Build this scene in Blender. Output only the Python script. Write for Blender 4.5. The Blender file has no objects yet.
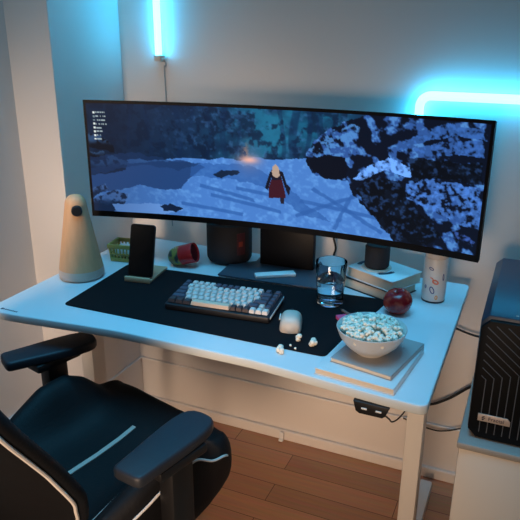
import bpy, bmesh, math, random
import numpy as np
from mathutils import Vector, Matrix, Euler, noise
random.seed(7)
PI = math.pi
S = bpy.context.scene
COL = S.collection
C = COL.objects

# ------------------------------------------------------------------ camera, world, lights, exposure
R_ = Vector((0.917, 0.399, 0.005)).normalized()
F_ = Vector((-0.374, 0.863, -0.339)).normalized()
U_ = R_.cross(F_).normalized(); R_ = F_.cross(U_).normalized()
cam = bpy.data.objects.new('camera', bpy.data.cameras.new('camera'))
C.link(cam)
cam.matrix_world = Matrix(((R_.x, U_.x, -F_.x, 1.2719), (R_.y, U_.y, -F_.y, -1.1287), (R_.z, U_.z, -F_.z, 1.4261), (0, 0, 0, 1)))
cam.data.sensor_width = 36; cam.data.sensor_fit = 'HORIZONTAL'; cam.data.lens = 645.3 / 520 * 36
cam.data.clip_start = .05
S.camera = cam

W = bpy.data.worlds.new('world'); S.world = W; W.use_nodes = True
W.node_tree.nodes['Background'].inputs[0].default_value = (1.0, 0.93, 0.88, 1)
W.node_tree.nodes['Background'].inputs[1].default_value = 0.07

def area(name, loc, target, size, power, color, spread=180, size_y=None):
    l = bpy.data.lights.new(name, 'AREA'); l.energy = power; l.color = color; l.size = size
    if size_y: l.shape = 'RECTANGLE'; l.size_y = size_y
    l.spread = math.radians(spread)
    o = bpy.data.objects.new(name, l); C.link(o); o.location = loc
    o.rotation_euler = (Vector(target) - Vector(loc)).to_track_quat('-Z', 'Y').to_euler()
    return o
area('ceiling_blue_light', (0.62, -0.05, 2.55), (0.62, -0.05, 0), 1.7, 9.5, (0.09, 0.50, 0.86), 72, 1.0)
area('warm_room_light', (1.0, -2.3, 0.82), (0.42, 0.75, 0.42), 0.7, 3.9, (1.0, 0.69, 0.47), 44)
area('warm_fill_light', (-0.14, -2.0, 1.5), (-0.02, 0.43, 0.88), 0.3, 1.6, (1.0, 0.72, 0.52), 30)  # unseen fill, added to warm the pier and table lamp behind the backrest

S.view_settings.view_transform = 'Standard'; S.view_settings.look = 'None'
S.view_settings.exposure = 0.0; S.view_settings.gamma = 1; S.view_settings.use_curve_mapping = False

# ------------------------------------------------------------------ materials
def lin(c):
    return tuple(((v / 255) / 12.92 if v / 255 <= .04045 else ((v / 255 + .055) / 1.055) ** 2.4) for v in c)
MATS = {}
def mat(name, rgb, rough=.5, metal=0, spec=.5, noise_amt=0, noise_scale=20, bump=0, trans=0, ior=1.45, emis=None, es=0, coat=0, linear=False, stretch=None):
    m = bpy.data.materials.new(name); m.use_nodes = True
    nt = m.node_tree; b = nt.nodes['Principled BSDF']
    c = rgb if linear else lin(rgb)
    b.inputs['Base Color'].default_value = (*c, 1); b.inputs['Roughness'].default_value = rough
    b.inputs['Metallic'].default_value = metal; b.inputs['Specular IOR Level'].default_value = spec
    b.inputs['Transmission Weight'].default_value = trans; b.inputs['IOR'].default_value = ior
    b.inputs['Coat Weight'].default_value = coat
    if emis: b.inputs['Emission Color'].default_value = (*emis, 1); b.inputs['Emission Strength'].default_value = es
    if noise_amt or bump:
        tc = nt.nodes.new('ShaderNodeTexCoord'); n = nt.nodes.new('ShaderNodeTexNoise'); n.inputs['Scale'].default_value = noise_scale
        n.inputs['Detail'].default_value = 4
        mp = nt.nodes.new('ShaderNodeMapping'); nt.links.new(tc.outputs['Object'], mp.inputs[0]); nt.links.new(mp.outputs[0], n.inputs['Vector'])
        if stretch: mp.inputs['Scale'].default_value = stretch
        if noise_amt:
            mx = nt.nodes.new('ShaderNodeMix'); mx.data_type = 'RGBA'
            mx.inputs['A'].default_value = (*[v * (1 - noise_amt) for v in c], 1); mx.inputs['B'].default_value = (*[min(1, v * (1 + noise_amt)) for v in c], 1)
            nt.links.new(n.outputs['Fac'], mx.inputs['Factor']); nt.links.new(mx.outputs['Result'], b.inputs['Base Color'])
        if bump:
            bp = nt.nodes.new('ShaderNodeBump'); bp.inputs['Strength'].default_value = bump; bp.inputs['Distance'].default_value = .002
            nt.links.new(n.outputs['Fac'], bp.inputs['Height']); nt.links.new(bp.outputs[0], b.inputs['Normal'])
    MATS[name] = m
    return m
def wood_floor():
    m = mat('wood_floor', (150, 105, 75), .42); nt = m.node_tree; b = nt.nodes['Principled BSDF']
    tc = nt.nodes.new('ShaderNodeTexCoord'); br = nt.nodes.new('ShaderNodeTexBrick')
    nt.links.new(tc.outputs['Object'], br.inputs['Vector'])
    br.inputs['Scale'].default_value = 1; br.inputs['Brick Width'].default_value = .62; br.inputs['Row Height'].default_value = .085
    br.inputs['Mortar Size'].default_value = .0012; br.inputs['Mortar Smooth'].default_value = .3; br.offset = .37; br.inputs['Bias'].default_value = 0
    br.inputs['Color1'].default_value = (*lin((222, 162, 124)), 1); br.inputs['Color2'].default_value = (*lin((186, 134, 102)), 1); br.inputs['Mortar'].default_value = (*lin((80, 54, 40)), 1)
    n = nt.nodes.new('ShaderNodeTexNoise'); mp = nt.nodes.new('ShaderNodeMapping'); mp.inputs['Scale'].default_value = (4, 60, 1)
    nt.links.new(tc.outputs['Object'], mp.inputs[0]); nt.links.new(mp.outputs[0], n.inputs['Vector']); n.inputs['Scale'].default_value = 1.5; n.inputs['Detail'].default_value = 5
    mx = nt.nodes.new('ShaderNodeMix'); mx.data_type = 'RGBA'; mx.blend_type = 'MULTIPLY'; mx.inputs['Factor'].default_value = .45
    nt.links.new(br.outputs['Color'], mx.inputs['A']); nt.links.new(n.outputs['Color'], mx.inputs['B'])
    nt.links.new(mx.outputs['Result'], b.inputs['Base Color'])
    return m
M_FLOOR = wood_floor()
M_WALL = mat('wall_paint', (226, 220, 214), .75, noise_amt=.02, noise_scale=3)
M_TRIM = mat('trim_paint', (232, 226, 220), .45)
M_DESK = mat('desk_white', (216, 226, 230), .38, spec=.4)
M_FRAME = mat('frame_white', (226, 220, 212), .4)
M_BLACK = mat('black_plastic', (22, 22, 24), .42)
M_BLACKR = mat('black_rubber', (14, 14, 16), .6)
M_PAD = mat('armrest_pad', (38, 42, 50), .5, bump=.15, noise_scale=300)
M_LEATHER = mat('black_leather', (15, 15, 18), .62, spec=.3, bump=.3, noise_scale=180)
M_SIDE = mat('leather_side', (30, 28, 28), .6, bump=.3, noise_scale=180)
M_PIPE = mat('white_piping', (225, 220, 214), .5)
M_MAT = mat('desk_mat', (20, 19, 22), .85, spec=.2, bump=.2, noise_scale=600)
M_MON = mat('monitor_shell', (7, 7, 9), .4, spec=.2)
M_STAND = mat('stand_metal', (84, 92, 104), .4, metal=.3)
M_NECK = mat('neck_panel', (13, 14, 18), .45, spec=.2)
M_WOOD = mat('light_wood', (205, 170, 135), .5, noise_amt=.15, noise_scale=8, stretch=(2, 18, 2))
M_LAMPW = mat('lamp_body', (228, 178, 134), .55, noise_amt=.12, noise_scale=10, stretch=(10, 10, 1.2))
M_LAMPB = mat('lamp_base', (216, 196, 182), .45)
M_GREEN = mat('olive_plastic', (178, 158, 84), .5)
M_WHITE = mat('white_plastic', (232, 232, 230), .4)
M_GREYP = mat('grey_plastic', (216, 200, 184), .4)
M_KLIGHT = mat('keycap_light', (228, 218, 210), .5)
M_KDARK = mat('keycap_slate', (84, 84, 98), .5)
M_KBROWN = mat('keycap_dark', (74, 60, 60), .5)
M_KSPACE = mat('keycap_cream', (238, 204, 176), .5)
M_KB = mat('keyboard_case', (30, 32, 38), .45)
M_RED = mat('red_glaze', (176, 40, 44), .3)
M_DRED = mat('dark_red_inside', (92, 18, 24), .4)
M_GLASS = mat('clear_glass', (250, 252, 255), .02, trans=1, ior=1.45)
M_WATER = mat('water', (235, 245, 250), .0, trans=1, ior=1.33)
M_PAPER = mat('page_edges', (226, 208, 184), .8, noise_amt=.08, noise_scale=20, stretch=(1, 1, 120))
M_COVER = mat('white_cover', (228, 230, 230), .45)
M_GREYC = mat('grey_cover', (168, 166, 164), .4)
M_BCOVER = mat('black_cover', (26, 28, 34), .5)
M_PINK = mat('pink_paper', (255, 92, 140), .6)
M_CERAMIC = mat('bowl_ceramic', (206, 204, 200), .28)
M_POP = mat('popcorn', (252, 238, 220), .8, noise_amt=.10, noise_scale=90)
M_HULL = mat('popcorn_hull', (150, 92, 48), .6)
M_CAN = mat('tumbler_white', (214, 212, 208), .4)
M_PINKC = mat('sticker_coral', (226, 122, 96), .5)
M_BLUEC = mat('sticker_navy', (70, 84, 132), .5)
M_ORG = mat('sticker_orange', (226, 160, 90), .5)
M_PC = mat('pc_shell', (38, 52, 68), .38, metal=.2)
M_PCF = mat('pc_front', (8, 8, 10), .5, spec=.2)
M_PCL = mat('pc_ridge', (96, 98, 102), .45)
M_BADGE = mat('badge', (208, 186, 170), .4, metal=.3)
M_CAB = mat('cabinet_white', (228, 216, 200), .5)
M_CABLE = mat('cable_black', (14, 14, 16), .5)
M_CABLEW = mat('cable_white', (170, 174, 178), .5)
M_NEON = mat('neon_tube', (200, 240, 255), .3, emis=(0.04, 0.54, 1.0), es=18)
M_KNOB = mat('dark_knob', (40, 42, 46), .35)
M_PENM = mat('pen_grey', (120, 108, 104), .4, metal=.3)
M_INK = mat('ink', (40, 52, 70), .6)
M_SPKF = mat('speaker_fabric', (34, 36, 42), .8, bump=.4, noise_scale=500)
M_LBL = mat('label_maroon', (66, 28, 32), .5)
M_LBLO = mat('label_orange', (130, 56, 40), .5)
def apple_mat():
    m = mat('apple_skin', (190, 30, 34), .25, coat=.3); nt = m.node_tree; b = nt.nodes['Principled BSDF']
    tc = nt.nodes.new('ShaderNodeTexCoord'); n = nt.nodes.new('ShaderNodeTexNoise'); n.inputs['Scale'].default_value = 45
    r = nt.nodes.new('ShaderNodeValToRGB'); r.color_ramp.elements[0].color = (*lin((160, 20, 26)), 1); r.color_ramp.elements[1].color = (*lin((236, 90, 64)), 1)
    r.color_ramp.elements[0].position = .45; r.color_ramp.elements[1].position = .8
    nt.links.new(tc.outputs['Object'], n.inputs['Vector']); nt.links.new(n.outputs['Fac'], r.inputs[0]); nt.links.new(r.outputs[0], b.inputs['Base Color'])
    return m
M_APPLE = apple_mat()
def pot_mat():
    m = mat('pot_glaze', (90, 110, 60), .4); nt = m.node_tree; b = nt.nodes['Principled BSDF']
    tc = nt.nodes.new('ShaderNodeTexCoord'); n = nt.nodes.new('ShaderNodeTexNoise'); n.inputs['Scale'].default_value = 28; n.inputs['Detail'].default_value = 1
    r = nt.nodes.new('ShaderNodeValToRGB'); e = r.color_ramp.elements
    e[0].color = (*lin((44, 62, 66)), 1); e[0].position = .40; e[1].color = (*lin((128, 138, 62)), 1); e[1].position = .47
    x = e.new(.58); x.color = (*lin((150, 120, 70)), 1)
    nt.links.new(tc.outputs['Object'], n.inputs['Vector']); nt.links.new(n.outputs['Fac'], r.inputs[0]); nt.links.new(r.outputs[0], b.inputs['Base Color'])
    return m
M_POT = pot_mat()

# ------------------------------------------------------------------ builders
def merge(bm, t, M=None):
    if M is not None: bmesh.ops.transform(t, matrix=M, verts=t.verts)
    me = bpy.data.meshes.new('tmp'); t.to_mesh(me); t.free(); bm.from_mesh(me); bpy.data.meshes.remove(me)
def NB(): return bmesh.new()
def box(bm, c, s, bev=0, rot=(0, 0, 0), seg=2):
    t = bmesh.new(); bmesh.ops.create_cube(t, size=1)
    bmesh.ops.scale(t, vec=s, verts=t.verts)
    if bev: bmesh.ops.bevel(t, geom=t.edges[:], offset=bev, segments=seg, affect='EDGES', profile=.5)
    merge(bm, t, Matrix.Translation(c) @ Euler(rot).to_matrix().to_4x4())
    return bm
def prism(bm, pts, z0, z1, bev=0, M=None, seg=2):
    t = bmesh.new(); vs = [t.verts.new((x, y, z0)) for x, y in pts]; f = t.faces.new(vs)
    r = bmesh.ops.extrude_face_region(t, geom=[f]); bmesh.ops.translate(t, vec=(0, 0, z1 - z0), verts=[v for v in r['geom'] if isinstance(v, bmesh.types.BMVert)])
    bmesh.ops.recalc_face_normals(t, faces=t.faces)
    if bev:
        es = [e for e in t.edges if abs(e.verts[0].co.z - e.verts[1].co.z) < 1e-6]
        bmesh.ops.bevel(t, geom=es, offset=bev, segments=seg, affect='EDGES', profile=.5)
    merge(bm, t, M); return bm
def rrect(w, h, r, n=5, cx=0, cy=0):
    out = []
    for qx, qy, a0 in ((1, 1, 0), (-1, 1, 90), (-1, -1, 180), (1, -1, 270)):
        for k in range(n + 1):
            a = math.radians(a0 + 90 * k / n)
            out.append((cx + qx * (w / 2 - r) + r * math.cos(a), cy + qy * (h / 2 - r) + r * math.sin(a)))
    return out
def lathe(bm, prof, n=40, M=None):
    t = bmesh.new(); rings = []
    for r, z in prof:
        if r < 1e-6: rings.append([t.verts.new((0, 0, z))])
        else: rings.append([t.verts.new((r * math.cos(2 * PI * k / n), r * math.sin(2 * PI * k / n), z)) for k in range(n)])
    for a, b in zip(rings, rings[1:]):
        for k in range(n):
            q = []
            for v in (a[k % len(a)], a[(k + 1) % n % len(a)], b[(k + 1) % n % len(b)], b[k % len(b)]):
                if v not in q: q.append(v)
            if len(q) > 2: t.faces.new(q)
    for rg in (rings[0], rings[-1]):
        if len(rg) > 1 and rings[0] is not rings[-1] and prof[0] != prof[-1]: t.faces.new(rg)
    bmesh.ops.recalc_face_normals(t, faces=t.faces)
    merge(bm, t, M); return bm
def smooth_path(pts, n=8):
    P = [Vector(p) for p in pts]
    if len(P) < 3: return P
    out = []
    for i in range(len(P) - 1):
        p0 = P[max(i - 1, 0)]; p1 = P[i]; p2 = P[i + 1]; p3 = P[min(i + 2, len(P) - 1)]
        for k in range(n):
            t = k / n
            out.append(.5 * ((2 * p1) + (-p0 + p2) * t + (2 * p0 - 5 * p1 + 4 * p2 - p3) * t * t + (-p0 + 3 * p1 - 3 * p2 + p3) * t ** 3))
    out.append(P[-1]); return out
def tube(bm, pts, r, n=10, smooth=True, squash=None):
    P = smooth_path(pts) if smooth else [Vector(p) for p in pts]
    t = bmesh.new(); rings = []; up = None
    for i, p in enumerate(P):
        d = (P[min(i + 1, len(P) - 1)] - P[max(i - 1, 0)]).normalized()
        if up is None: up = d.orthogonal().normalized()
        up = (up - d * up.dot(d)).normalized(); s = d.cross(up)
        rings.append([t.verts.new(p + (up * math.cos(2 * PI * k / n) + s * math.sin(2 * PI * k / n)) * r) for k in range(n)])
    for a, b in zip(rings, rings[1:]):
        for k in range(n): t.faces.new((a[k], a[(k + 1) % n], b[(k + 1) % n], b[k]))
    t.faces.new(rings[0][::-1]); t.faces.new(rings[-1]); bmesh.ops.recalc_face_normals(t, faces=t.faces)
    merge(bm, t); return bm
def loft(bm, secs, closed=True, cap=True):
    t = bmesh.new(); rings = [[t.verts.new(p) for p in s] for s in secs]; n = len(secs[0])
    for a, b in zip(rings, rings[1:]):
        for k in range(n if closed else n - 1): t.faces.new((a[k], a[(k + 1) % n], b[(k + 1) % n], b[k]))
    if cap: t.faces.new(rings[0][::-1]); t.faces.new(rings[-1])
    bmesh.ops.recalc_face_normals(t, faces=t.faces); merge(bm, t); return bm
def obj(name, bm, m, parent=None, smooth=True, loc=(0, 0, 0), rot=(0, 0, 0), ang=40):
    me = bpy.data.meshes.new(name); bm.to_mesh(me); bm.free(); me.materials.append(m)
    if smooth:
        for p in me.polygons: p.use_smooth = True
        me.set_sharp_from_angle(angle=math.radians(ang))
    o = bpy.data.objects.new(name, me); C.link(o); o.location = loc; o.rotation_euler = rot
    if parent: o.parent = parent
    return o
def tag(o, label, cat, group=None):
    o['label'] = label; o['category'] = cat
    if group: o['group'] = group
    return o
def thing(name, label, cat, loc=(0, 0, 0), rz=0, group=None):
    o = bpy.data.objects.new(name, None); C.link(o); o.location = loc; o.rotation_euler = (0, 0, rz); o.empty_display_size = .05
    return tag(o, label, cat, group)
def struct(name, bm, m, smooth=False, parent=None):
    o = obj(name, bm, m, parent, smooth)
    if not parent: o['kind'] = 'structure'
    return o
def text_part(name, s, size, m, parent, loc, rot, ext=.0003, align='LEFT'):
    cu = bpy.data.curves.new(name, 'FONT'); cu.body = s; cu.size = size; cu.extrude = ext; cu.align_x = align; cu.resolution_u = 3
    t = bpy.data.objects.new('tmp', cu); C.link(t)
    bpy.context.view_layer.update()
    me = bpy.data.meshes.new_from_object(t.evaluated_get(bpy.context.evaluated_depsgraph_get()))
    bpy.data.objects.remove(t); bpy.data.curves.remove(cu)
    me.name = name; me.materials.clear(); me.materials.append(m)
    o = bpy.data.objects.new(name, me); C.link(o); o.parent = parent; o.location = loc; o.rotation_euler = rot
    return o

# ------------------------------------------------------------------ room
WY = .771; PX = -.065; PY = .429; LX = -.225; TOP = 2.6; FX = 3.0; FY = -2.2
struct('floor', box(NB(), ((LX - .1 + FX) / 2, (FY + WY + .1) / 2, -.025), (FX - LX + .1, WY + .1 - FY, .05)), M_FLOOR)
struct('wall_back', box(NB(), ((PX + FX) / 2, WY + .05, TOP / 2), (FX - PX, .1, TOP)), M_WALL)
struct('wall_corner', box(NB(), ((LX - .1 + PX) / 2, (PY + WY + .1) / 2, TOP / 2), (PX - LX + .1, WY + .1 - PY, TOP), .002), M_WALL)
struct('wall_left', box(NB(), (LX - .05, (FY + PY) / 2, TOP / 2), (.1, PY - FY, TOP)), M_WALL)
BB = .203; BT = .010
def skirting(name, x0, y0, x1, y1, nx, ny):
    b = NB(); cx, cy = (x0 + x1) / 2, (y0 + y1) / 2; L = math.hypot(x1 - x0, y1 - y0); a = math.atan2(y1 - y0, x1 - x0)
    box(b, (cx + nx * BT / 2, cy + ny * BT / 2, BB / 2), (L, BT, BB), .004, (0, 0, a))
    box(b, (cx + nx * (BT + .007), cy + ny * (BT + .007), .021), (L, .014, .042), .006, (0, 0, a), 3)
    box(b, (cx + nx * (BT / 2 + .0015), cy + ny * (BT / 2 + .0015), BB - .006), (L, BT, .012), .003, (0, 0, a))
    return struct(name, b, M_TRIM)
skirting('baseboard_back', PX + BT, WY, FX, WY, 0, -1)
skirting('baseboard_corner', PX, PY - .0, PX, WY, 1, 0)
skirting('baseboard_pier', LX, PY, PX, PY, 0, -1)
skirting('baseboard_left', LX, FY, LX, PY - BT, 1, 0)

# ------------------------------------------------------------------ desk
desk = thing('standing_desk', 'white height-adjustable desk with a gently curved front edge standing before the wall', 'desk', (0, 0, 0))
DW, DD, DZ = 1.14, .70, .73
pts = []
def corner(cx, cy, r, a0, n=6): return [(cx + r * math.cos(math.radians(a0 + 90 * k / n)), cy + r * math.sin(math.radians(a0 + 90 * k / n))) for k in range(n + 1)]
pts += corner(DW - .018, DD - .018, .018, 0) + corner(.018, DD - .018, .018, 90) + corner(.018, .018, .018, 180)
for k in range(1, 24):
    x = .04 + (DW - .08) * k / 24; u = k / 24
    pts.append((x, .034 * min(1, math.sin(PI * u) * 1.15) ** 1.3))
pts += corner(DW - .018, .018, .018, 270)
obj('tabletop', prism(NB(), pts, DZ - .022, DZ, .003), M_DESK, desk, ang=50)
for x0 in (.012, 1.052):
    b = box(NB(), (x0 + .022, .37, .39), (.044, .064, .62), .003)
    col = obj('leg_column', b, M_FRAME, desk)
    obj('foot', box(box(NB(), (x0 + .030, .345, .022), (.040, .68, .036), .006), (x0 + .024, .37, .06), (.056, .08, .05), .004), M_FRAME, desk)
    obj('side_bracket', box(NB(), (x0 + .022, .36, .697), (.05, .52, .02), .004), M_FRAME, desk)
obj('crossbeam', box(NB(), (.565, .37, .688), (1.01, .06, .035), .004), M_FRAME, desk)
b = NB()
for k in range(9): box(b, (.038 + .0062 * k, .022 - .0002 * k, DZ + .0002), (.0042 if k else .006, .0045 if k else .008, .0005))
obj('printed_mark', b, M_INK, desk)
# hand controller under the front edge
hc = NB(); t = [(-.038, .0), (.038, .0), (.030, -.022), (.024, -.027), (-.024, -.027), (-.032, -.022)]
prism(hc, t, -.03, .0, .002, Matrix.Translation((1.03, .0, DZ - .0225)) @ Euler((PI / 2, 0, 0)).to_matrix().to_4x4())
ctl = obj('control_panel', hc, M_BLACK, desk); ctl['label'] = 'black control panel'
for dx in (-.014, .016):
    obj('button', box(NB(), (1.03 + dx, -.0005, DZ - .0225 - .013), (.012, .002, .004), .0008), M_WHITE, ctl)

# ------------------------------------------------------------------ cabinet and computer
cab = thing('side_cabinet', 'white storage cabinet right of the desk, carrying the computer', 'cabinet', (1.197, .17, 0))
obj('carcass', box(NB(), (.24, .240, .27), (.48, .48, .54), .004), M_CAB, cab)
obj('top_panel', box(NB(), (.24, .2405, .548), (.488, .487, .016), .003), mat('cabinet_top', (166, 160, 152), .5), cab)
obj('plinth', box(NB(), (.24, .23, .02), (.44, .44, .04)), M_BLACK, cab).location = (0, .01, 0)
PCX, PCY, PCZ, PW, PL, PH = 1.2075, .20, .557, .225, .412, .297
pc = thing('computer_case', 'black and slate computer tower with a ridged front grille on the white cabinet', 'computer', (PCX, PCY, PCZ))
sh = NB(); prism(sh, [(.018, 0), (PW - .018, 0), (PW, .018), (PW, PH - .016), (PW - .016, PH), (.016, PH), (0, PH - .016), (0, .018)], 0, PL - .012, .004,
                 Matrix(((1, 0, 0, 0), (0, 0, 1, .012), (0, 1, 0, 0), (0, 0, 0, 1))))
obj('shell', sh, M_PC, pc)
fr = NB(); prism(fr, [(.020, .002), (PW - .020, .002), (PW - .002, .020), (PW - .002, PH - .026), (PW - .02, PH - .008), (.02, PH - .008), (.002, PH - .026), (.002, .020)], 0, .013, .002,
                 Matrix(((1, 0, 0, 0), (0, 0, 1, 0), (0, 1, 0, 0), (0, 0, 0, 1))))
obj('front_panel', fr, M_PCF, pc)
for i in range(12):
    a = .026 + .0162 * i
    if a > PW - .015: break
    bt = .150 + .006 * i
    aL = .016; top = bt + (a - aL) * .82
    if top > PH - .018: aL = a - (PH - .018 - bt) / .82; top = PH - .018
    gaps = tube(NB(), [(a, -.0005, .018), (a, -.0005, bt), (aL, -.0005, top)], .0011, 6, smooth=False)
    obj('grille_ridge', gaps, M_PCL, pc)
bd = NB(); prism(bd, [(0, 0), (.068, 0), (.068, .011), (.062, .018), (0, .018)], 0, .003, .0006, Matrix(((1, 0, 0, .020), (0, 0, 1, -.004), (0, 1, 0, .048), (0, 0, 0, 1))))
badge = obj('badge', bd, M_BADGE, pc); badge['label'] = 'pale metal name badge'
text_part('lettering', 'Fractal', .0125, M_INK, badge, (.042, -.0042, .0528), (PI / 2, 0, 0))
lg = NB()
for q in ([(0, .008), (.006, .011), (.006, .009), (.002, .007)], [(0, .0065), (.0075, .0065), (.0075, .0045), (0, .0045)], [(.0005, .003), (.006, .003), (.003, -.001), (.0005, .0)]):
    prism(lg, q, 0, .0004, 0, Matrix(((1, 0, 0, .0285), (0, 0, 1, -.0045), (0, 1, 0, .0517), (0, 0, 0, 1))))
obj('logo', lg, M_INK, badge)
obj('power_button', box(NB(), (.112, .03, PH + .0005), (.022, .006, .003), .001), M_BADGE, pc)
for dx in (.07, .083): obj('port', box(NB(), (dx, .03, PH + .0002), (.005, .003, .001)), M_BADGE, pc)
for sx in (.03, PW - .03):
    for sy in (.05, PL - .05): obj('foot', box(NB(), (sx, sy, -.0005), (.03, .03, .0015)), M_BLACKR, pc)

# ------------------------------------------------------------------ monitor
MX, MY, MZ, MYAW, MR, MW, MH = .5943, .5230, .8751, .0423, 2.389, 1.15, .3506
mon = thing('curved_monitor', 'very wide curved monitor showing a snowy blue forest game', 'monitor', (MX, MY + .06, DZ + .0005), MYAW)
def arc(u, w=MW, off=0): # local to monitor empty
    a = u * w / 2 / MR; r = MR - off if False else MR + off
    return (r * math.sin(a), -.06 + (r * math.cos(a) - MR))
MZL = MZ - DZ - .0005
secs = []
for k in range(49):
    u = -1 + k / 24; x, y = arc(u); x2, y2 = arc(u, MW, .012 + .022 * (1 - u * u) ** .5 if abs(u) < 1 else .012)
    z0, z1 = MZL, MZL + MH
    secs.append([(x, y, z0), (x, y, z1), (x2, y2, z1 - .004), (x2 , y2, z0 + .004)])
obj('shell', loft(NB(), secs), M_MON, mon, ang=30)
# picture on the display: colours computed per point of the glass
NU, NV = 560, 172
s = np.linspace(0, 1, NU)[None, :].repeat(NV, 0); tt = np.linspace(1, 0, NV)[:, None].repeat(NU, 1)   # t: 1 top .. 0 bottom
rng = np.random.RandomState(3)
def vnoise(x, y, seed):
    r = np.random.RandomState(seed).rand(256, 256)
    xi = np.floor(x).astype(int); yi = np.floor(y).astype(int); fx = x - xi; fy = y - yi
    fx = fx * fx * (3 - 2 * fx); fy = fy * fy * (3 - 2 * fy)
    g = lambda a, b: r[a % 256, b % 256]
    return (g(xi, yi) * (1 - fx) + g(xi + 1, yi) * fx) * (1 - fy) + (g(xi, yi + 1) * (1 - fx) + g(xi + 1, yi + 1) * fx) * fy
def fbm(x, y, seed, o=4):
    v = 0; a = .5; tot = 0
    for k in range(o): v = v + a * vnoise(x * 2 ** k, y * 2 ** k, seed + k); tot += a; a *= .5
    return v / tot
def inpoly(P, x=None, y=None):
    x = s if x is None else x; y = tt if y is None else y
    m = np.zeros(s.shape, bool); n = len(P)
    for i in range(n):
        x1, y1 = P[i]; x2, y2 = P[(i + 1) % n]
        if y1 == y2: continue
        c = ((y1 > y) != (y2 > y)) & (x < (x2 - x1) * (y - y1) / (y2 - y1) + x1); m ^= c
    return m
wx = s + .012 * (fbm(s * 60, tt * 18, 50) - .5); wy = tt + .05 * (fbm(s * 50, tt * 16, 60) - .5)
def rgb(*c): return np.array(c, float) / 255
def sm(a, b, v): q = np.clip((v - a) / (b - a), 0, 1); return q * q * (3 - 2 * q)
img = np.zeros((NV, NU, 3))
def put(mask, col):
    global img
    mask = mask.astype(float)[..., None] if mask.ndim == 2 else mask
    img = img * (1 - mask) + col * mask
#PIC0
n1 = fbm(s * 22, tt * 9, 1); n2 = fbm(s * 90, tt * 30, 5); n3 = fbm(s * 110 + tt * 14, tt * 34 - s * 46, 9, 4)
# distant forest and mist
img[:] = rgb(18, 44, 76)
put(sm(.25, .5, s) * (1 - sm(.62, .74, s)), rgb(22, 88, 122))
put(sm(.40, .50, s) * (1 - sm(.50, .58, s)) * sm(.45, .8, tt), rgb(30, 104, 138))
put(np.clip((n1 - .40) * 2.6, 0, 1) * (s < .68) * .8, rgb(12, 32, 60)); put(sm(.50, .62, fbm(s * 50, tt * 14, 31)) * (s < .66) * .75, rgb(10, 28, 54))
put(np.clip((n2 - .56) * 5, 0, 1) * .35 * sm(.12, .3, s), rgb(70, 124, 184))
put(sm(.35, 0, s) * .55, rgb(10, 24, 44))
for x0, w, dk in ((.115, .006, .5), (.165, .008, .6), (.20, .005, .5), (.245, .011, .85), (.285, .008, .7), (.325, .006, .6), (.37, .012, .8), (.405, .006, .6), (.52, .008, .7), (.553, .016, .9), (.585, .009, .85), (.62, .012, .8)):
    xx = s + .006 * np.sin(tt * 9 + x0 * 70); put((1 - sm(w * .5, w * .8, np.abs(xx - x0))) * (tt > .45) * dk * .6 * sm(.40, .52, tt) * sm(.25, .6, n1 + .15), rgb(12, 36, 70))
# snow field
ground = inpoly([(-0.007, 0.39), (0.112, 0.498), (0.25, 0.539), (0.413, 0.555), (0.57, 0.612), (0.681, 0.71), (0.815, 0.593), (0.992, 0.589), (1.022, -0.037), (-0.105, -0.31), (-0.09, 0.19)], wx, tt + .06 * (n1 - .5))
put(ground, rgb(70, 122, 196))
put(ground * np.clip((n2 - .45) * 3, 0, 1) * .6, rgb(104, 164, 232))
put(inpoly([(-0.006, 0.428), (0.25, 0.521), (0.318, 0.48), (0.276, 0.361), (0.241, 0.242), (0.136, 0.259), (-0.013, 0.14)], wx, wy), rgb(34, 66, 118))
put(inpoly([(0.277, 0.508), (0.439, 0.508), (0.519, 0.407), (0.572, 0.248), (0.652, 0.085), (0.573, 0.123), (0.471, 0.339), (0.358, 0.38), (0.276, 0.38)], wx, wy) * .65, rgb(42, 88, 158))
for x0, y0, x1, y1 in ((.33, .22, .52, .12), (.40, .30, .50, .26), (.60, .36, .78, .05), (.56, .10, .72, .35), (.66, .02, .70, .34), (.57, .24, .77, .17), (.25, .12, .42, .06), (.3, .3, .45, .2)):
    L = math.hypot((x1 - x0) * 3.2, y1 - y0); dd = np.abs(((wx - x0) * 3.2 * (y1 - y0) - (tt - y0) * (x1 - x0) * 3.2)) / L
    pr_ = ((wx - x0) * 3.2 * (x1 - x0) * 3.2 + (tt - y0) * (y1 - y0)) / L / L
    put((1 - sm(.010, .022, dd)) * (pr_ > 0) * (pr_ < 1) * .75, rgb(44, 90, 160))
# left rocks
for P in ([(-0.003, 0.733), (0.035, 0.718), (0.065, 0.63), (0.069, 0.566), (0.031, 0.581), (-0.006, 0.614)], [(-0.008, 0.558), (0.042, 0.563), (0.046, 0.508), (-0.01, 0.474)], [(-0.005, 0.465), (0.063, 0.529), (0.106, 0.479), (0.099, 0.403), (0.026, 0.356), (-0.008, 0.333)], [(-0.005, 0.218), (0.035, 0.262), (0.045, 0.206), (0.01, 0.143), (-0.008, 0.102)], [(-0.008, 0.102), (0.067, 0.209), (0.1, 0.176), (0.087, 0.058), (0.045, -0.028), (-0.006, -0.036)]):
    q = np.array(P); put(inpoly(P, wx, wy), rgb(8, 16, 30)); P2 = [(x, y + (.02 if y > q[:, 1].mean() else .07)) for x, y in P]
    put(inpoly(P, wx, wy) * sm(.34, .52, n3) * sm(-.02, .04, wy - q[:, 1].mean()) * .85, rgb(84, 126, 190) if q[:, 1].mean() < .3 else rgb(46, 78, 118))
put(inpoly([(0.053, 0.062), (0.161, 0.101), (0.24, 0.09), (0.256, 0.056), (0.188, 0.001), (0.073, -0.043)], wx, wy), rgb(110, 160, 230))
put(inpoly([(0.189, 0.088), (0.217, 0.104), (0.256, 0.075), (0.233, 0.031), (0.2, 0.042)], wx, wy), rgb(14, 26, 48))
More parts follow.
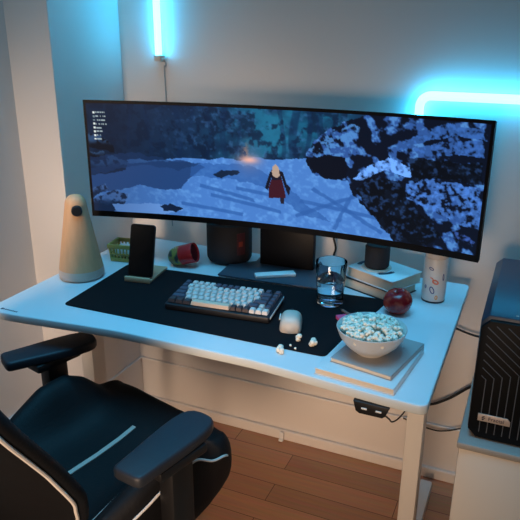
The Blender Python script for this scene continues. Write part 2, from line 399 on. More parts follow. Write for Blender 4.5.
put(ground * (1 - sm(.04, .34, s)) * .45, rgb(34, 60, 104))
# log, fire
put(inpoly([(0.337, 0.42), (0.364, 0.454), (0.413, 0.448), (0.402, 0.409), (0.353, 0.388)], wx, wy), rgb(18, 36, 62))
fx_, fy_ = [(0.434, 0.56)][0]; d2 = ((s - fx_) * 3.28) ** 2 + (tt - fy_) ** 2
put(np.exp(-d2 / .012) * .55, rgb(120, 120, 150)); put(np.exp(-((s - fx_) * 3.28) ** 2 / .006 - (tt - fy_) ** 2 / .0009) * .95, rgb(240, 176, 160))
put(np.exp(-((s - fx_ + .008) * 3.28) ** 2 / .0006 - (tt - fy_ - .07) ** 2 / .006) * .5 * (n3 > .4), rgb(190, 150, 130))
put(inpoly([(-0.004, 0.503), (0.114, 0.572), (0.244, 0.501), (0.305, 0.504), (0.249, 0.429), (0.139, 0.465), (-0.008, 0.333)], wx, wy) * .6, rgb(24, 50, 92))
# right-hand rocks
hill = inpoly([(0.584, 0.667), (0.609, 0.773), (0.642, 0.863), (0.678, 0.935), (0.74, 1.027), (1.009, 1.048), (1.011, -0.078), (0.819, -0.038), (0.787, 0.099), (0.756, 0.186), (0.699, 0.349), (0.687, 0.463), (0.647, 0.449), (0.607, 0.469), (0.585, 0.565)], wx, wy)
put(hill, rgb(9, 17, 34))
rk = fbm(s * 44 + tt * 6, tt * 13 - s * 10, 21, 4)
lit = hill & (rk > .53); put(lit * sm(.50, .62, rk), rgb(46, 84, 150))
put(hill * sm(.56, .68, rk) * sm(.4, .6, n3), rgb(76, 130, 196))
cl = inpoly([(0.584, 0.667), (0.642, 0.847), (0.695, 0.923), (0.715, 0.88), (0.669, 0.707), (0.61, 0.623)], wx, wy); put(cl * sm(.42, .62, n3) * .9, rgb(74, 130, 196))
dk = inpoly([(0.59, 0.601), (0.625, 0.661), (0.684, 0.646), (0.687, 0.48), (0.637, 0.445), (0.601, 0.502)], wx, wy); put(dk, rgb(8, 14, 28))
# named snow-capped boulders
for P, c, th in (([(0.792, 0.76), (0.853, 0.901), (0.908, 0.977), (0.984, 0.955), (0.991, 0.87), (0.919, 0.891), (0.863, 0.829), (0.811, 0.734)], rgb(44, 82, 144), .40),
              ([(0.838, 0.759), (0.899, 0.84), (0.987, 0.869), (0.991, 0.753), (0.923, 0.757), (0.857, 0.719)], rgb(46, 84, 148), .42),
              ([(0.702, 0.485), (0.734, 0.596), (0.794, 0.681), (0.832, 0.631), (0.839, 0.538), (0.777, 0.579), (0.726, 0.478)], rgb(92, 142, 218), .33),
              ([(0.826, 0.485), (0.884, 0.557), (1.003, 0.519), (1.006, 0.193), (0.966, 0.217), (0.906, 0.279), (0.834, 0.374)], rgb(60, 104, 176), .47),
              ([(0.944, 0.188), (1.001, 0.094), (0.998, 0.043), (0.956, 0.113)], rgb(50, 80, 150), .5)):
    m_ = inpoly(P, wx, wy); put(m_ * sm(th - .10, th + .06, n3) * .95, c); put(m_ * sm(th + .10, th + .26, n3) * .8, c * 1.25)
for P in ([(0.703, 0.385), (0.75, 0.503), (0.807, 0.509), (0.833, 0.39), (0.869, 0.26), (0.92, 0.107), (0.877, -0.037), (0.819, -0.021), (0.777, 0.111), (0.735, 0.279)], [(0.826, 0.692), (0.88, 0.696), (0.992, 0.709), (0.998, 0.547), (0.906, 0.566), (0.844, 0.524)]):
    m_ = inpoly(P, wx, wy); put(m_ * .9, rgb(6, 11, 20)); put(m_ * sm(.50, .72, n3) * .8, rgb(34, 62, 108))
# traveller seen from behind
put(inpoly([(0.487, 0.326), (0.495, 0.417), (0.521, 0.425), (0.53, 0.304), (0.533, 0.251), (0.488, 0.236)]), rgb(58, 22, 34))
put(inpoly([(0.492, 0.487), (0.516, 0.493), (0.522, 0.407), (0.495, 0.4)]), rgb(26, 22, 38))
put(inpoly([(0.477, 0.323), (0.49, 0.469), (0.498, 0.471), (0.485, 0.307)]), rgb(18, 20, 34)); put(inpoly([(0.516, 0.485), (0.524, 0.478), (0.538, 0.342), (0.53, 0.339)]), rgb(18, 20, 34))
put(inpoly([(0.535, 0.376), (0.545, 0.345), (0.541, 0.272), (0.532, 0.323)]), rgb(20, 24, 40))
put(inpoly([(0.495, 0.47), (0.497, 0.514), (0.505, 0.543), (0.513, 0.51), (0.516, 0.441), (0.508, 0.421), (0.498, 0.436)]), rgb(176, 152, 136)); put(inpoly([(0.517, 0.246), (0.528, 0.25), (0.528, 0.196), (0.52, 0.193)]), rgb(34, 30, 44))
# list of small white menu words at top left
for k in range(8):
    a, b2 = [(0.018, 0.919)][0]; y0 = b2 - k * .034
    put((np.abs(s - a - .002) < .0022) & (np.abs(tt - y0) < .008), rgb(210, 220, 220) if k not in (1, 2) else rgb(110, 130, 140))
    w = (.024, .027, .024, .032, .014, .015, .012, .012)[k]
    put((s > a + .007) & (s < a + .007 + w) & (np.abs(tt - y0) < .0055) & (vnoise(s * 900, tt * 0 + k, 77) > .35), rgb(150, 168, 176))
img = np.clip(img, 0, 1)
#PIC1
lin_img = np.where(img <= .04045, img / 12.92, ((img + .055) / 1.055) ** 2.4)
vs = []; 
sz0, sz1 = .018, .009
for j in range(NV):
    z = MZL + sz0 + (MH - sz0 - sz1) * (1 - j / (NV - 1))
    for i in range(NU):
        x, y = arc((-1 + 2 * i / (NU - 1)) * .986, MW, -.0008); vs.append((x, y, z))
fs = [(j * NU + i, (j + 1) * NU + i, (j + 1) * NU + i + 1, j * NU + i + 1) for j in range(NV - 1) for i in range(NU - 1)]
me = bpy.data.meshes.new('display'); me.from_pydata(vs, [], fs)
ca = me.color_attributes.new('picture', 'FLOAT_COLOR', 'POINT')
ca.data.foreach_set('color', np.concatenate([lin_img.reshape(-1, 3), np.ones((NU * NV, 1))], 1).astype(np.float32).ravel())
for p in me.polygons: p.use_smooth = True
sm_ = bpy.data.materials.new('display_picture'); sm_.use_nodes = True; nt = sm_.node_tree; b_ = nt.nodes['Principled BSDF']
b_.inputs['Base Color'].default_value = (.004, .004, .005, 1); b_.inputs['Roughness'].default_value = .35; b_.inputs['Specular IOR Level'].default_value = .08
an = nt.nodes.new('ShaderNodeAttribute'); an.attribute_name = 'picture'; nt.links.new(an.outputs['Color'], b_.inputs['Emission Color']); b_.inputs['Emission Strength'].default_value = 1.12
me.materials.append(sm_); disp = bpy.data.objects.new('display', me); C.link(disp); disp.parent = mon
# stand: neck panel, mount and base plate (local axes of the monitor)
def ml(x, y): # world xy -> monitor local
    dx, dy = x - MX, y - MY - .06; c, s_ = math.cos(-MYAW), math.sin(-MYAW); return (dx * c - dy * s_, dx * s_ + dy * c)
obj('neck', box(NB(), (*ml(.609, .612), .084), (.172, .026, .158), .004), M_NECK, mon)
obj('mount', box(NB(), (*ml(.609, .588), .215), (.13, .05, .14), .01), M_NECK, mon)
base = prism(NB(), [ml(*q) for q in ((.447, .460), (.440, .552), (.505, .612), (.500, .66), (.72, .66), (.728, .606), (.772, .516), (.768, .478), (.60, .466))], .0028, .0072, .001)
obj('base_plate', base, M_STAND, mon)
# ------------------------------------------------------------------ neon tubes
neon = thing('neon_tube', 'upright glowing cyan light tube fixed high on the wall', 'lamp', (.098, WY, 1.34))
obj('tube', tube(NB(), [(0, -.024, 0), (0, -.024, .62)], .0115, 16, False), M_NEON, neon)
obj('end_cap', box(NB(), (0, -.02, -.009), (.026, .03, .02), .004), M_GREYP, neon)
obj('clip', box(NB(), (0, -.006, .3), (.02, .012, .015), .002), M_GREYP, neon)
obj('power_cord', tube(NB(), [(.004, -.012, -.016), (.013, -.006, -.022), (.012, -.005, -.036), (.006, -.004, -.04), (.008, -.004, -.12), (.012, -.004, -.5), (.012, -.004, -.58)], .0017, 6), M_CABLEW, neon)
neon2 = thing('neon_tube', 'glowing cyan light tube bent round a corner, behind the monitor’s right end', 'lamp', (.945, WY, 1.25))
P2 = [(0, -.024, -.26), (0, -.024, -.03)] + [(.03 - .03 * math.cos(a), -.024, -.03 + .03 * math.sin(a)) for a in np.linspace(.2, PI / 2, 7)] + [(.8, -.024, 0)]
obj('tube', tube(NB(), P2, .0125, 16, False), M_NEON, neon2)
for q in ((.3, 0), (.7, 0)): obj('clip', box(NB(), (q[0], -.006, q[1]), (.015, .012, .02), .002), M_GREYP, neon2)
obj('end_cap', box(NB(), (0, -.02, -.268), (.028, .03, .02), .004), M_GREYP, neon2)

# ------------------------------------------------------------------ desk mat and things on the desk
T = DZ; MT = DZ + .003
mp_ = [(.168, .106), (.894, .112), (.954, .487), (.149, .433)]
def round_poly(P, r, n=5):
    out = []
    for i in range(len(P)):
        a, b, c = Vector(P[i - 1]), Vector(P[i]), Vector(P[(i + 1) % len(P)])
        p = b + (a - b).normalized() * r; q = b + (c - b).normalized() * r
        for k in range(n + 1):
            t = k / n; v = p * (1 - t) ** 2 + b * 2 * t * (1 - t) + q * t * t; out.append((v.x, v.y))
    return out
tag(obj('desk_mat', prism(NB(), round_poly(mp_, .015), T + .0002, MT, .0008), M_MAT), 'large black desk mat lying under the keyboard and mouse', 'desk mat')

# tapered lamp
lamp = thing('table_lamp', 'tall tapered tan lamp with a dark knob on the desk’s left end', 'lamp', (.078, .300, T))
prof = [(.0635 - .0, .030)] + [(.0635 - .0325 * k / 10, .030 + .185 * k / 10) for k in range(1, 11)] + [(.031 * math.cos(a) ** .8, .215 + .033 * math.sin(a)) for a in np.linspace(.15, PI / 2 - .02, 8)] + [(0, .2485)]
obj('body', lathe(NB(), prof, 48), M_LAMPW, lamp)
obj('base', lathe(NB(), [(0, 0), (.054, 0), (.061, .003), (.0655, .010), (.0655, .016), (.0637, .0299), (0, .0299)], 48), M_LAMPB, lamp)
kd = Vector((1.0, -1.2, 0)).normalized()
Mk = Matrix.Translation((.031 * kd.x + .002, .031 * kd.y, .208)) @ kd.to_track_quat('Z', 'Y').to_matrix().to_4x4()
obj('knob', lathe(NB(), [(0, -.004), (.015, -.004), (.0155, .006), (.013, .010), (.006, .0105), (0, .0095)], 24, Mk), M_KNOB, lamp)

# basket
bk = thing('basket', 'small olive green plastic basket with slotted sides behind the phone', 'basket', (.108, .478, T), math.radians(10))
BW, BD, BH = .078, .074, .057
b = NB(); box(b, (0, 0, .0025), (BW * .86, BD * .86, .004), .001)
for sx, sy in ((1, 0), (-1, 0), (0, 1), (0, -1)):
    L = (BD if sx else BW)
    for k in range(7):
        o_ = (-.5 + k / 6) * L * .9
        lo = Vector((sx * BW * .43 if sx else o_ * .9, sy * BD * .43 if sy else o_ * .9, .002)); hi = Vector((sx * BW * .49 if sx else o_, sy * BD * .49 if sy else o_, BH - .008))
        tube(b, [lo, hi], .0024, 6, False)
    for z, k_, h_ in ((.007, .435, .011), (.026, .46, .004)):
        box(b, (sx * BW * k_, sy * BD * k_, z), (.003 if sx else BW * 2 * k_, .003 if sy else BD * 2 * k_, h_), .0008)
obj('slotted_wall', b, M_GREEN, bk)
b = NB()
for sx, sy in ((1, 0), (-1, 0), (0, 1), (0, -1)):
    box(b, (sx * BW * .49, sy * BD * .49, BH - .006), (.006 if sx else BW * 1.05, .006 if sy else BD * 1.05, .013), .0015)
obj('rim', b, M_GREEN, bk)
tag(obj('folded_cloth', box(box(NB(), (0, .0, .025), (.05, .045, .03), .006), (.004, .002, .04), (.044, .03, .006), .003), M_WHITE, None, True, (.108, .478, T + .0035), (0, 0, math.radians(10))), 'white item lying inside the olive green basket', 'cloth')

# phone stand and phone
st = thing('phone_stand', 'light wooden phone stand at the back left of the mat', 'phone stand', (.252, .385, MT), math.radians(8))
obj('base', box(NB(), (0, -.005, .004), (.078, .125, .008), .002), M_WOOD, st)
obj('lip', box(NB(), (0, -.069, .008), (.080, .010, .016), .003), M_WOOD, st)
obj('back_rest', box(NB(), (0, -.012, .032), (.05, .008, .056), .002, (math.radians(-16), 0, 0)), M_WOOD, st)
ph = thing('smartphone', 'black smartphone leaning upright on the wooden stand', 'phone', (.2595, .334, MT + .0095), math.radians(8))
tl = Euler((math.radians(-16), 0, 0))
obj('body', prism(NB(), rrect(.077, .152, .009), -.004, .004, .0015, tl.to_matrix().to_4x4() @ Matrix.Translation((0, 0, .0775)) @ Euler((PI / 2, 0, 0)).to_matrix().to_4x4()), M_BLACK, ph)
obj('screen', prism(NB(), rrect(.073, .148, .007), .0041, .0046, 0, tl.to_matrix().to_4x4() @ Matrix.Translation((0, 0, .0775)) @ Euler((PI / 2, 0, 0)).to_matrix().to_4x4()), mat('phone_glass', (6, 6, 8), .25), ph)

# tipped red pot
pot = thing('small_pot', 'small round pot tipped sideways, red mouth and green patterned body', 'pot', (.312, .498, T)); pot.scale = (.88, .88, .88)
ax = Vector((.87, .125, .27)).normalized(); Mp = Matrix.Translation((-.030, -.004, .0325)) @ ax.to_track_quat('Z', 'Y').to_matrix().to_4x4()
obj('body', lathe(NB(), [(0, -.026), (.016, -.024), (.027, -.014), (.0325, 0), (.034, .012), (.0345, .024), (.031, .024), (.03, .012), (.0, -.02)], 40, Mp), M_POT, pot)
obj('mouth', lathe(NB(), [(.0346, .0235), (.0345, .045), (.0355, .072), (.0345, .075), (.031, .072), (.030, .045), (.0305, .0235), (.0346, .0235)], 40, Mp), M_RED, pot)
obj('lining', lathe(NB(), [(.0302, .070), (.0296, .02), (.02, -.005), (0, -.012)], 32, Mp), M_DRED, pot)
pr = NB()
for k in range(3): box(pr, (-.034 + .011 * k, -.012 - .001 * k, .064 + .002 * k), (.006, .003, .005), .001, (.5, .2, .4))
obj('printed_mark', pr, M_WHITE, pot)

# black canister speaker
spk = thing('cylinder_speaker', 'large black round speaker behind the monitor, left of its stand', 'speaker', (.412, .612, T))
obj('body', lathe(NB(), [(0, 0), (.058, 0), (.0655, .004), (.0705, .014), (.0715, .025), (.0715, .118), (.066, .125), (0, .126)], 56), M_SPKF, spk)
def patch(r, a0, a1, z0, z1, th=.0006, n=8, wob=None):
    t = NB(); secs = []
    for k in range(n + 1):
        a = a0 + (a1 - a0) * k / n; c, s_ = math.cos(a), math.sin(a)
        secs.append([(r * c, r * s_, z0), (r * c, r * s_, z1), ((r + th) * c, (r + th) * s_, z1), ((r + th) * c, (r + th) * s_, z0)])
    return loft(t, secs)
a_c = math.atan2(-1.74, .86)
lb = obj('label', patch(.0715, a_c + .32, a_c + .72, .035, .105), M_LBL, spk); lb['label'] = 'dark red label'
obj('printed_mark', patch(.0722, a_c + .40, a_c + .60, .062, .078, .0004), M_LBLO, lb)
obj('top_ring', lathe(NB(), [(.05, .126), (.05, .1275), (.046, .1275), (.046, .126), (.05, .126)], 40), M_BLACK, spk)

# white bar on the stand base
tag(obj('white_bar', box(NB(), (0, 0, .005), (.119, .030, .010), .002), M_WHITE, None, True, (.609, .512, T + .0082), (0, 0, math.radians(34))), 'slim white bar lying on the monitor’s base plate', 'gadget')

# keyboard
kb = thing('keyboard', 'mechanical keyboard with pale and slate blue keycaps on the black mat', 'keyboard', (.566, .271, MT + .0002), math.radians(5.5))
KW, KD = .286, .142
tilt = math.radians(3)
obj('case', prism(NB(), rrect(KW, KD, .006), 0, .016, .003, Euler((tilt, 0, 0)).to_matrix().to_4x4() @ Matrix.Translation((0, 0, .0043))), M_KB, kb)
side = obj('case_edge', box(NB(), (KW / 2 + .0002, 0, .0145), (.0016, KD - .016, .006), .0005, (tilt, 0, 0)), M_WHITE, kb)
U1 = (KW - .012) / 16
rows = [
 [(1, 'd')] + [(.2, None)] + [(1, 'l')] * 4 + [(1, 'd')] * 4 + [(1, 'l')] * 4 + [(.3, None), (1, 'd'), (.5, None), (1, 'd')],
 [(1, 'd')] + [(1, 'l')] * 12 + [(2, 'd'), (1, 'd')],
 [(1.5, 'd')] + [(1, 'l')] * 12 + [(1.5, 'd'), (1, 'd')],
 [(1.75, 'd')] + [(1, 'l')] * 11 + [(2.25, 'd'), (1, 'd')],
 [(2.25, 'd')] + [(1, 'l')] * 10 + [(1.75, 'd'), (1, 'l'), (1, 'd')],
 [(1.25, 'b')] * 3 + [(6.25, 's')] + [(1, 'b')] * 3 + [(1, 'l')] * 3]
KM = {'d': M_KDARK, 'l': M_KLIGHT, 'b': M_KBROWN, 's': M_KSPACE}
RH = (KD - .012) / 6; cache = {}
for r, row in enumerate(rows):
    x = -KW / 2 + .006; y = KD / 2 - .006 - RH * (r + .5)
    for w, k in row:
        if k:
            key = (w, k)
            if key not in cache:
                t = bmesh.new(); bmesh.ops.create_cube(t, size=1); bmesh.ops.scale(t, vec=(w * U1 - .0012, RH - .0014, .0095), verts=t.verts)
                for v in t.verts:
                    if v.co.z > 0: v.co.x -= math.copysign(.0022, v.co.x); v.co.y = v.co.y * .76 + .0006
                bmesh.ops.bevel(t, geom=t.edges[:], offset=.0009, segments=2, affect='EDGES')
                o = obj('keycap', t, KM[k], kb); cache[key] = o
            else:
                o = cache[key].copy(); C.link(o); o.parent = kb
            o.location = (x + w * U1 / 2, y, .0265 + y * math.tan(tilt)); o.rotation_euler = (tilt, 0, 0)
        x += w * U1

# mouse
ms = thing('computer_mouse', 'pale grey wireless mouse on the mat right of the keyboard', 'mouse', (.769, .226, MT + .0004), math.radians(17))
def mouse_sec(y, w, h, n=20):
    return [(w * math.copysign(abs(math.cos(a)) ** .7, math.cos(a)), y, h * max(0, math.sin(a)) ** .75 if math.sin(a) > 0 else 0) for a in np.linspace(0, PI, n)]
secs = []
for k in range(25):
    u = -1 + k / 12; e = (1 - abs(u) ** 3.2) ** (1 / 2.6) if abs(u) < 1 else .03
    secs.append([(p[0], p[1], p[2] + .001) for p in mouse_sec(u * .046, (.030 - .0035 * (1 - (u * 1.2) ** 2 if abs(u) < .83 else 0)) * max(e, .12) + .0, (.037 - .010 * max(0, u) ** 1.6) * max(e, .05))])
obj('body', loft(NB(), secs), M_GREYP, ms, ang=60)
obj('scroll_wheel', lathe(NB(), [(0, -.003), (.008, -.003), (.009, 0), (.008, .003), (0, .003)], 20, Matrix.Translation((0, .028, .026)) @ Euler((0, PI / 2, 0)).to_matrix().to_4x4()), M_BLACKR, ms)
obj('button_seam', tube(NB(), [(0, .038, .0240), (0, .026, .0310), (0, .015, .0340), (0, .006, .0360)], .0005, 5), M_INK, ms)
for yy_ in (-.002, .014): obj('side_button', box(NB(), (-.0275, yy_, .021), (.003, .014, .005), .001), M_WHITE, ms)
b = NB()
for dx, dy in ((-.008, -.016), (.008, -.016), (0, -.023)): box(b, (dx, dy, .0358 if dx else .0345), (.006 if dx else .004, .002, .0008), .0003, (.15, 0, .5 if dx < 0 else -.5))
obj('logo', b, M_INK, ms)

# glass of water
gl = thing('drinking_glass', 'clear glass half full of water on the mat near the books', 'glass', (.813, .401, MT + .0003))
GH = .119
outer = [(0, 0), (.031, 0), (.0345, .002), (.0355, .02), (.038, .06), (.0415, GH)]
inner = [(.0402, GH), (.0367, .06), (.0342, .022), (.032, .0135), (0, .0125)]
obj('vessel', lathe(NB(), outer + [(.0410, GH + .0008)] + inner, 56), M_GLASS, gl)
obj('water', lathe(NB(), [(0, .0123), (.0318, .0133), (.0340, .022), (.0358, .050), (.0367, .066), (0, .066)], 56), M_WATER, gl)

# books, small speaker
yawb = math.radians(-27)
def book(name, label, loc, w, d, h, cover, yaw, group='books under the small speaker'):
    t = thing(name, label, 'book', loc, yaw, group)
    obj('pages', box(NB(), (0, 0, h / 2), (w - .006, d - .006, h - .005), .001), M_PAPER, t)
    for z in (.0012, h - .0012): obj('cover', box(NB(), (0, 0, z), (w, d, .0024), .0008), cover, t)
    obj('spine', box(NB(), (-w / 2 + .0012, 0, h / 2), (.0024, d, h), .0008), cover, t)
    return t
bl = book('book', 'thick book with a black cover, lower of the two under the speaker', (.909, .563, T), .160, .128, .031, M_BCOVER, math.radians(-24))
bu = book('book', 'thick white-covered book, upper of the two, carrying the small speaker', (.919, .561, T + .0312), .164, .128, .032, M_COVER, yawb)
for a0, a1 in ((2.7, 3.7), (-.9, .15)):
    P = [(-.020 + .053 * math.cos(a), -.006 + .053 * math.sin(a), .0323) for a in np.linspace(a0, a1, 8)]
    obj('printed_arc', tube(NB(), P, .0007, 6), M_INK, bu)
    P = [(-.020 + .060 * math.cos(a), -.006 + .060 * math.sin(a)) for a in np.linspace(a0 + .1, a1 - .1, 8)] + [(-.020 + .047 * math.cos(a), -.006 + .047 * math.sin(a)) for a in np.linspace(a1 - .1, a0 + .1, 8)]
    obj('printed_arc', prism(NB(), P, .0321, .0325), M_INK, bu)
ss = thing('small_speaker', 'small dark cylindrical speaker standing on the white book', 'speaker', (.897, .560, T + .0642))
obj('pad', lathe(NB(), [(0, 0), (.041, 0), (.042, .0015), (.041, .003), (0, .003)], 40), M_GREYP, ss)
obj('body', lathe(NB(), [(0, .003), (.030, .003), (.034, .008), (.0345, .014), (.0345, .062), (.031, .068), (0, .069)], 40), M_SPKF, ss)
# apple
ap = thing('apple', 'shiny dark red apple at the mat’s back right corner', 'apple', (.996, .428, T + .0003))
pf = []
for k in range(29):
    a = -PI / 2 + PI * k / 28; r = .0375 * math.cos(a) ** .9 * (1 + .05 * math.sin(a)) if k not in (0, 28) else 0
    pf.append((r, .0335 + .033 * math.sin(a) - (.008 * math.exp(-(r / .009) ** 2) if a > 0 else -.005 * math.exp(-(r / .009) ** 2))))
obj('flesh', lathe(NB(), pf, 40, Euler((.25, -.2, 0)).to_matrix().to_4x4()), M_APPLE, ap, ang=80)
obj('stem', tube(NB(), [(.008 * -1 , -.014, .055), (-.009, -.017, .066), (-.007, -.020, .073)], .0013, 6), M_HULL, ap)
# tumbler
tb = thing('tumbler', 'white sticker-covered tumbler at the desk’s back right', 'tumbler', (1.060, .548, T))
obj('body', lathe(NB(), [(0, .002), (.0295, .002), (.0305, .005), (.0315, .02), (.0320, .118), (.0300, .124), (0, .124)], 48), M_CAN, tb)
obj('base_ring', lathe(NB(), [(0, 0), (.0305, 0), (.0312, .002), (.0310, .0045), (0, .0045)], 48), M_KNOB, tb)
obj('lid', lathe(NB(), [(0, .124), (.0290, .124), (.0305, .126), (.0300, .136), (.027, .139), (0, .139)], 48), M_GREYP, tb)
at = math.atan2(-1.67, .21)
def ring_sticker(m, ac, zc, ra, rz, th, tiltv=0, full=2 * PI):
    P = []
    for a in np.linspace(0, full, 25):
        du = ra * math.cos(a) * math.cos(tiltv) - rz * math.sin(a) * math.sin(tiltv); dz = ra * math.cos(a) * math.sin(tiltv) + rz * math.sin(a) * math.cos(tiltv)
        A = at + ac + du / .032; P.append((.0316 * math.cos(A), .0316 * math.sin(A), zc + dz))
    obj('sticker', tube(NB(), P, th, 6, False), m, tb)
ring_sticker(M_BLUEC, -.15, .038, .005, .0095, .0014, .4)
ring_sticker(M_PINKC, .08, .062, .0075, .0045, .0022, -.5)
ring_sticker(M_PINKC, -.25, .070, .004, .002, .0016, -.5, PI)
ring_sticker(M_ORG, .25, .018, .003, .005, .0014, 0)
ring_sticker(M_BLUEC, -.35, .098, .006, .003, .0012, -.4)
ring_sticker(M_BLUEC, .75, .075, .002, .009, .001, 0)
ring_sticker(M_BLUEC, -.75, .045, .002, .004, .001, 0)

# notebooks, bowl
def pad(name, label, cx, cy, w, d, h, yaw, z, cover, cat='notebook'):
    t = thing(name, label, cat, (cx, cy, z), math.radians(yaw))
    obj('pages', box(NB(), (0, 0, h / 2), (w - .003, d - .003, h - .002), .0006), M_PAPER, t)
    for zz in (.0009, h - .0009): obj('cover', box(NB(), (0, 0, zz), (w, d, .0018), .0006), cover, t)
    obj('spine', box(NB(), (w / 2 - .0008, 0, h / 2), (.0016, d, h), .0006), cover, t)
    return t
pad('notebook', 'large white book lying under the grey notebook at the desk’s front', .995, .126, .176, .206, .0145, -6.5, T + .0003, M_COVER, 'book')
pad('notebook', 'thinner grey notebook directly beneath the popcorn bowl', 1.006, .146, .142, .180, .0105, -11.5, T + .0151, M_GREYC)
BZ = T + .0259
bc = Vector((.990, .136))
tag(obj('bowl', lathe(NB(), [(0, .002), (.026, .002), (.028, 0), (.034, 0), (.035, .004), (.046, .010), (.060, .024), (.070, .040), (.0765, .058), (.0755, .0595), (.0735, .058), (.067, .041), (.057, .026), (.043, .014), (.03, .008), (0, .007)], 64), M_CERAMIC, None, True, (bc.x, bc.y, BZ), ang=50), 'pale ceramic bowl heaped with popcorn on the notebooks', 'bowl')
# popcorn: four kernels, each a lump of lobes; copies share them
def kernel(seed):
    r = random.Random(seed); b = NB()
    for k in range(6):
        t = bmesh.new(); bmesh.ops.create_icosphere(t, subdivisions=2, radius=.0042 + r.random() * .0022)
        for v in t.verts: v.co *= 1 + .22 * noise.noise(v.co * 420 + Vector((seed, k, 0)))
        d = Vector((r.uniform(-1, 1), r.uniform(-1, 1), r.uniform(-.6, .8))).normalized() * .0052
        merge(b, t, Matrix.Translation(d))
    return b
protos = []
for k in range(4):
    bmk = kernel(k + 3); me = bpy.data.meshes.new('popcorn'); bmk.to_mesh(me); bmk.free(); me.materials.append(M_POP); me.materials.append(M_HULL)
    for p in me.polygons: p.use_smooth = True
    rr = random.Random(k); hd = Vector((rr.uniform(-1, 1), rr.uniform(-1, 1), .6)).normalized() * .004
    for p in me.polygons:
        if (p.center - hd).length < .0032: p.material_index = 1
    protos.append(me)
def pop(loc, label, group=None, sc=1):
    o = bpy.data.objects.new('popcorn', random.choice(protos)); C.link(o); o.location = loc; o.scale = (sc,) * 3
    o.rotation_euler = (random.uniform(0, 6), random.uniform(0, 6), random.uniform(0, 6)); tag(o, label, 'popcorn', group)
placed = []
tries = 0
while len(placed) < 150 and tries < 9000:
    tries += 1
    a = random.uniform(0, 2 * PI); r = .0655 * math.sqrt(random.random())
    dome = BZ + .057 + .014 * (1 - (r / .0655) ** 2) - random.choice((0, 0, .003, .010))
    q = Vector((bc.x + r * math.cos(a), bc.y + r * math.sin(a), dome))
    if all((q - w).length > .0082 for w in placed): placed.append(q)
for q in placed: pop(q, 'white popped kernel in the popcorn bowl', 'popcorn heaped in the bowl', random.uniform(.62, .92))
pop((.815, .160, MT + .0085), 'single popcorn piece on the mat just in front of the mouse', None, 1.0)
pop((.852, .150, MT + .0085), 'single popcorn piece on the mat nearest the notebooks', None, 1.1)
pop((.796, .092, T + .0085), 'popcorn piece lying across the mat’s front edge', None, 1.15)
for n_, q in enumerate(((.806, .126, MT + .0026), (.822, .116, MT + .0026))):
    pop(q, ['tiny popcorn crumb on the mat, left of its pair', 'tiny popcorn crumb on the mat, right of its pair'][n_], 'popcorn crumbs on the mat', .3)
# pink pad and pen
tag(obj('sticky_pad', box(NB(), (0, 0, .005), (.075, .062, .010), .001), M_PINK, None, True, (.905, .312, MT + .0003), (0, 0, math.radians(38))), 'bright pink paper pad on the mat behind the popcorn bowl', 'notepad')
pn = thing('pen', 'slim grey pen resting on the pink pad', 'pen', (.894, .318, MT + .0142), math.radians(-38))
obj('barrel', tube(NB(), [(-.035, 0, 0), (.055, 0, 0)], .0035, 12, False), M_PENM, pn)
obj('tip', lathe(NB(), [(0, 0), (.0033, 0), (.0008, .010), (0, .010)], 12, Matrix.Translation((-.035, 0, 0)) @ Euler((0, -PI / 2, 0)).to_matrix().to_4x4()), M_KNOB, pn)

# ------------------------------------------------------------------ cables and small things by the wall
def cable(name, label, pts, r, m=M_CABLE): tag(obj(name, tube(NB(), pts, r, 8), m), label, 'cable')
cable('cable', 'black cable hanging down the wall behind the monitor, above the glass', [(.715, .752, 1.0), (.716, .750, .86), (.712, .745, .81), (.722, .742, .77), (.716, .74, .73), (.714, .745, .60)], .0035)
cable('cable', 'black cable from under the desk to the computer, highest of three', [(1.05, .72, .60), (1.12, .74, .566), (1.18, .735, .556), (1.24, .715, .575), (1.26, .68, .63), (1.26, .618, .63)], .0036)
cable('cable', 'thick black cable sagging between desk leg and computer', [(.95, .74, .30), (1.046, .745, .281), (1.106, .745, .312), (1.16, .745, .362), (1.215, .73, .43), (1.28, .715, .60), (1.29, .68, .70), (1.29, .618, .70)], .0045)
cable('cable', 'thin black cable low between desk leg and cabinet', [(.98, .745, .21), (1.07, .745, .193), (1.12, .745, .20), (1.19, .745, .235), (1.24, .735, .26)], .0025)
cable('control_cable', 'thin black cord drooping from the desk control panel to the leg', [(1.054, .004, .690), (1.062, .03, .665), (1.066, .06, .640), (1.075, .12, .625), (1.092, .25, .62), (1.094, .32, .62)], .0017)
tag(obj('wall_clip', box(box(NB(), (0, -.004, .02), (.016, .008, .036), .002), (0, -.010, .008), (.016, .012, .008), .002), M_WHITE, None, True, (.552, WY - .0285, .001)), 'small white stopper on the floor against the baseboard', 'stopper')

# ------------------------------------------------------------------ gaming chair
ch = thing('gaming_chair', 'black racing-style gaming chair with white piping, turned towards the desk', 'chair', (.42, -.17, 0), math.radians(-15))
def seat_section(y, hw, zc, zb, z0):
    h = [(0, zc), (.07, zc), (.125, zc + .004), (.16, zc + (zb - zc) * .45), (.19, zb - .006), (hw - .028, zb), (hw - .010, zb - .010), (hw, zb - .034), (hw, z0 + .03), (hw - .012, z0 + .006), (hw - .03, z0), (.1, z0 - .004), (0, z0 - .004)]
    half = [(x, z) for x, z in h]
    L = [(-x, y, z) for x, z in half[::-1][:-1]] + [(x, y, z) for x, z in half[:-1]]
    # order: left bottom..left top..centre..right top..right bottom
    Lf = [(-x, y, z) for x, z in half[::-1]]      # from bottom centre up the left to top centre
    Rt = [(x, y, z) for x, z in half[1:-1]]       # top centre down the right
    return Lf + Rt
def lerp_tab(tab, v):
    for (a, x), (b, y) in zip(tab, tab[1:]):
        if v <= b: return [p + (q - p) * (v - a) / (b - a) for p, q in zip(x, y)]
    return list(tab[-1][1])
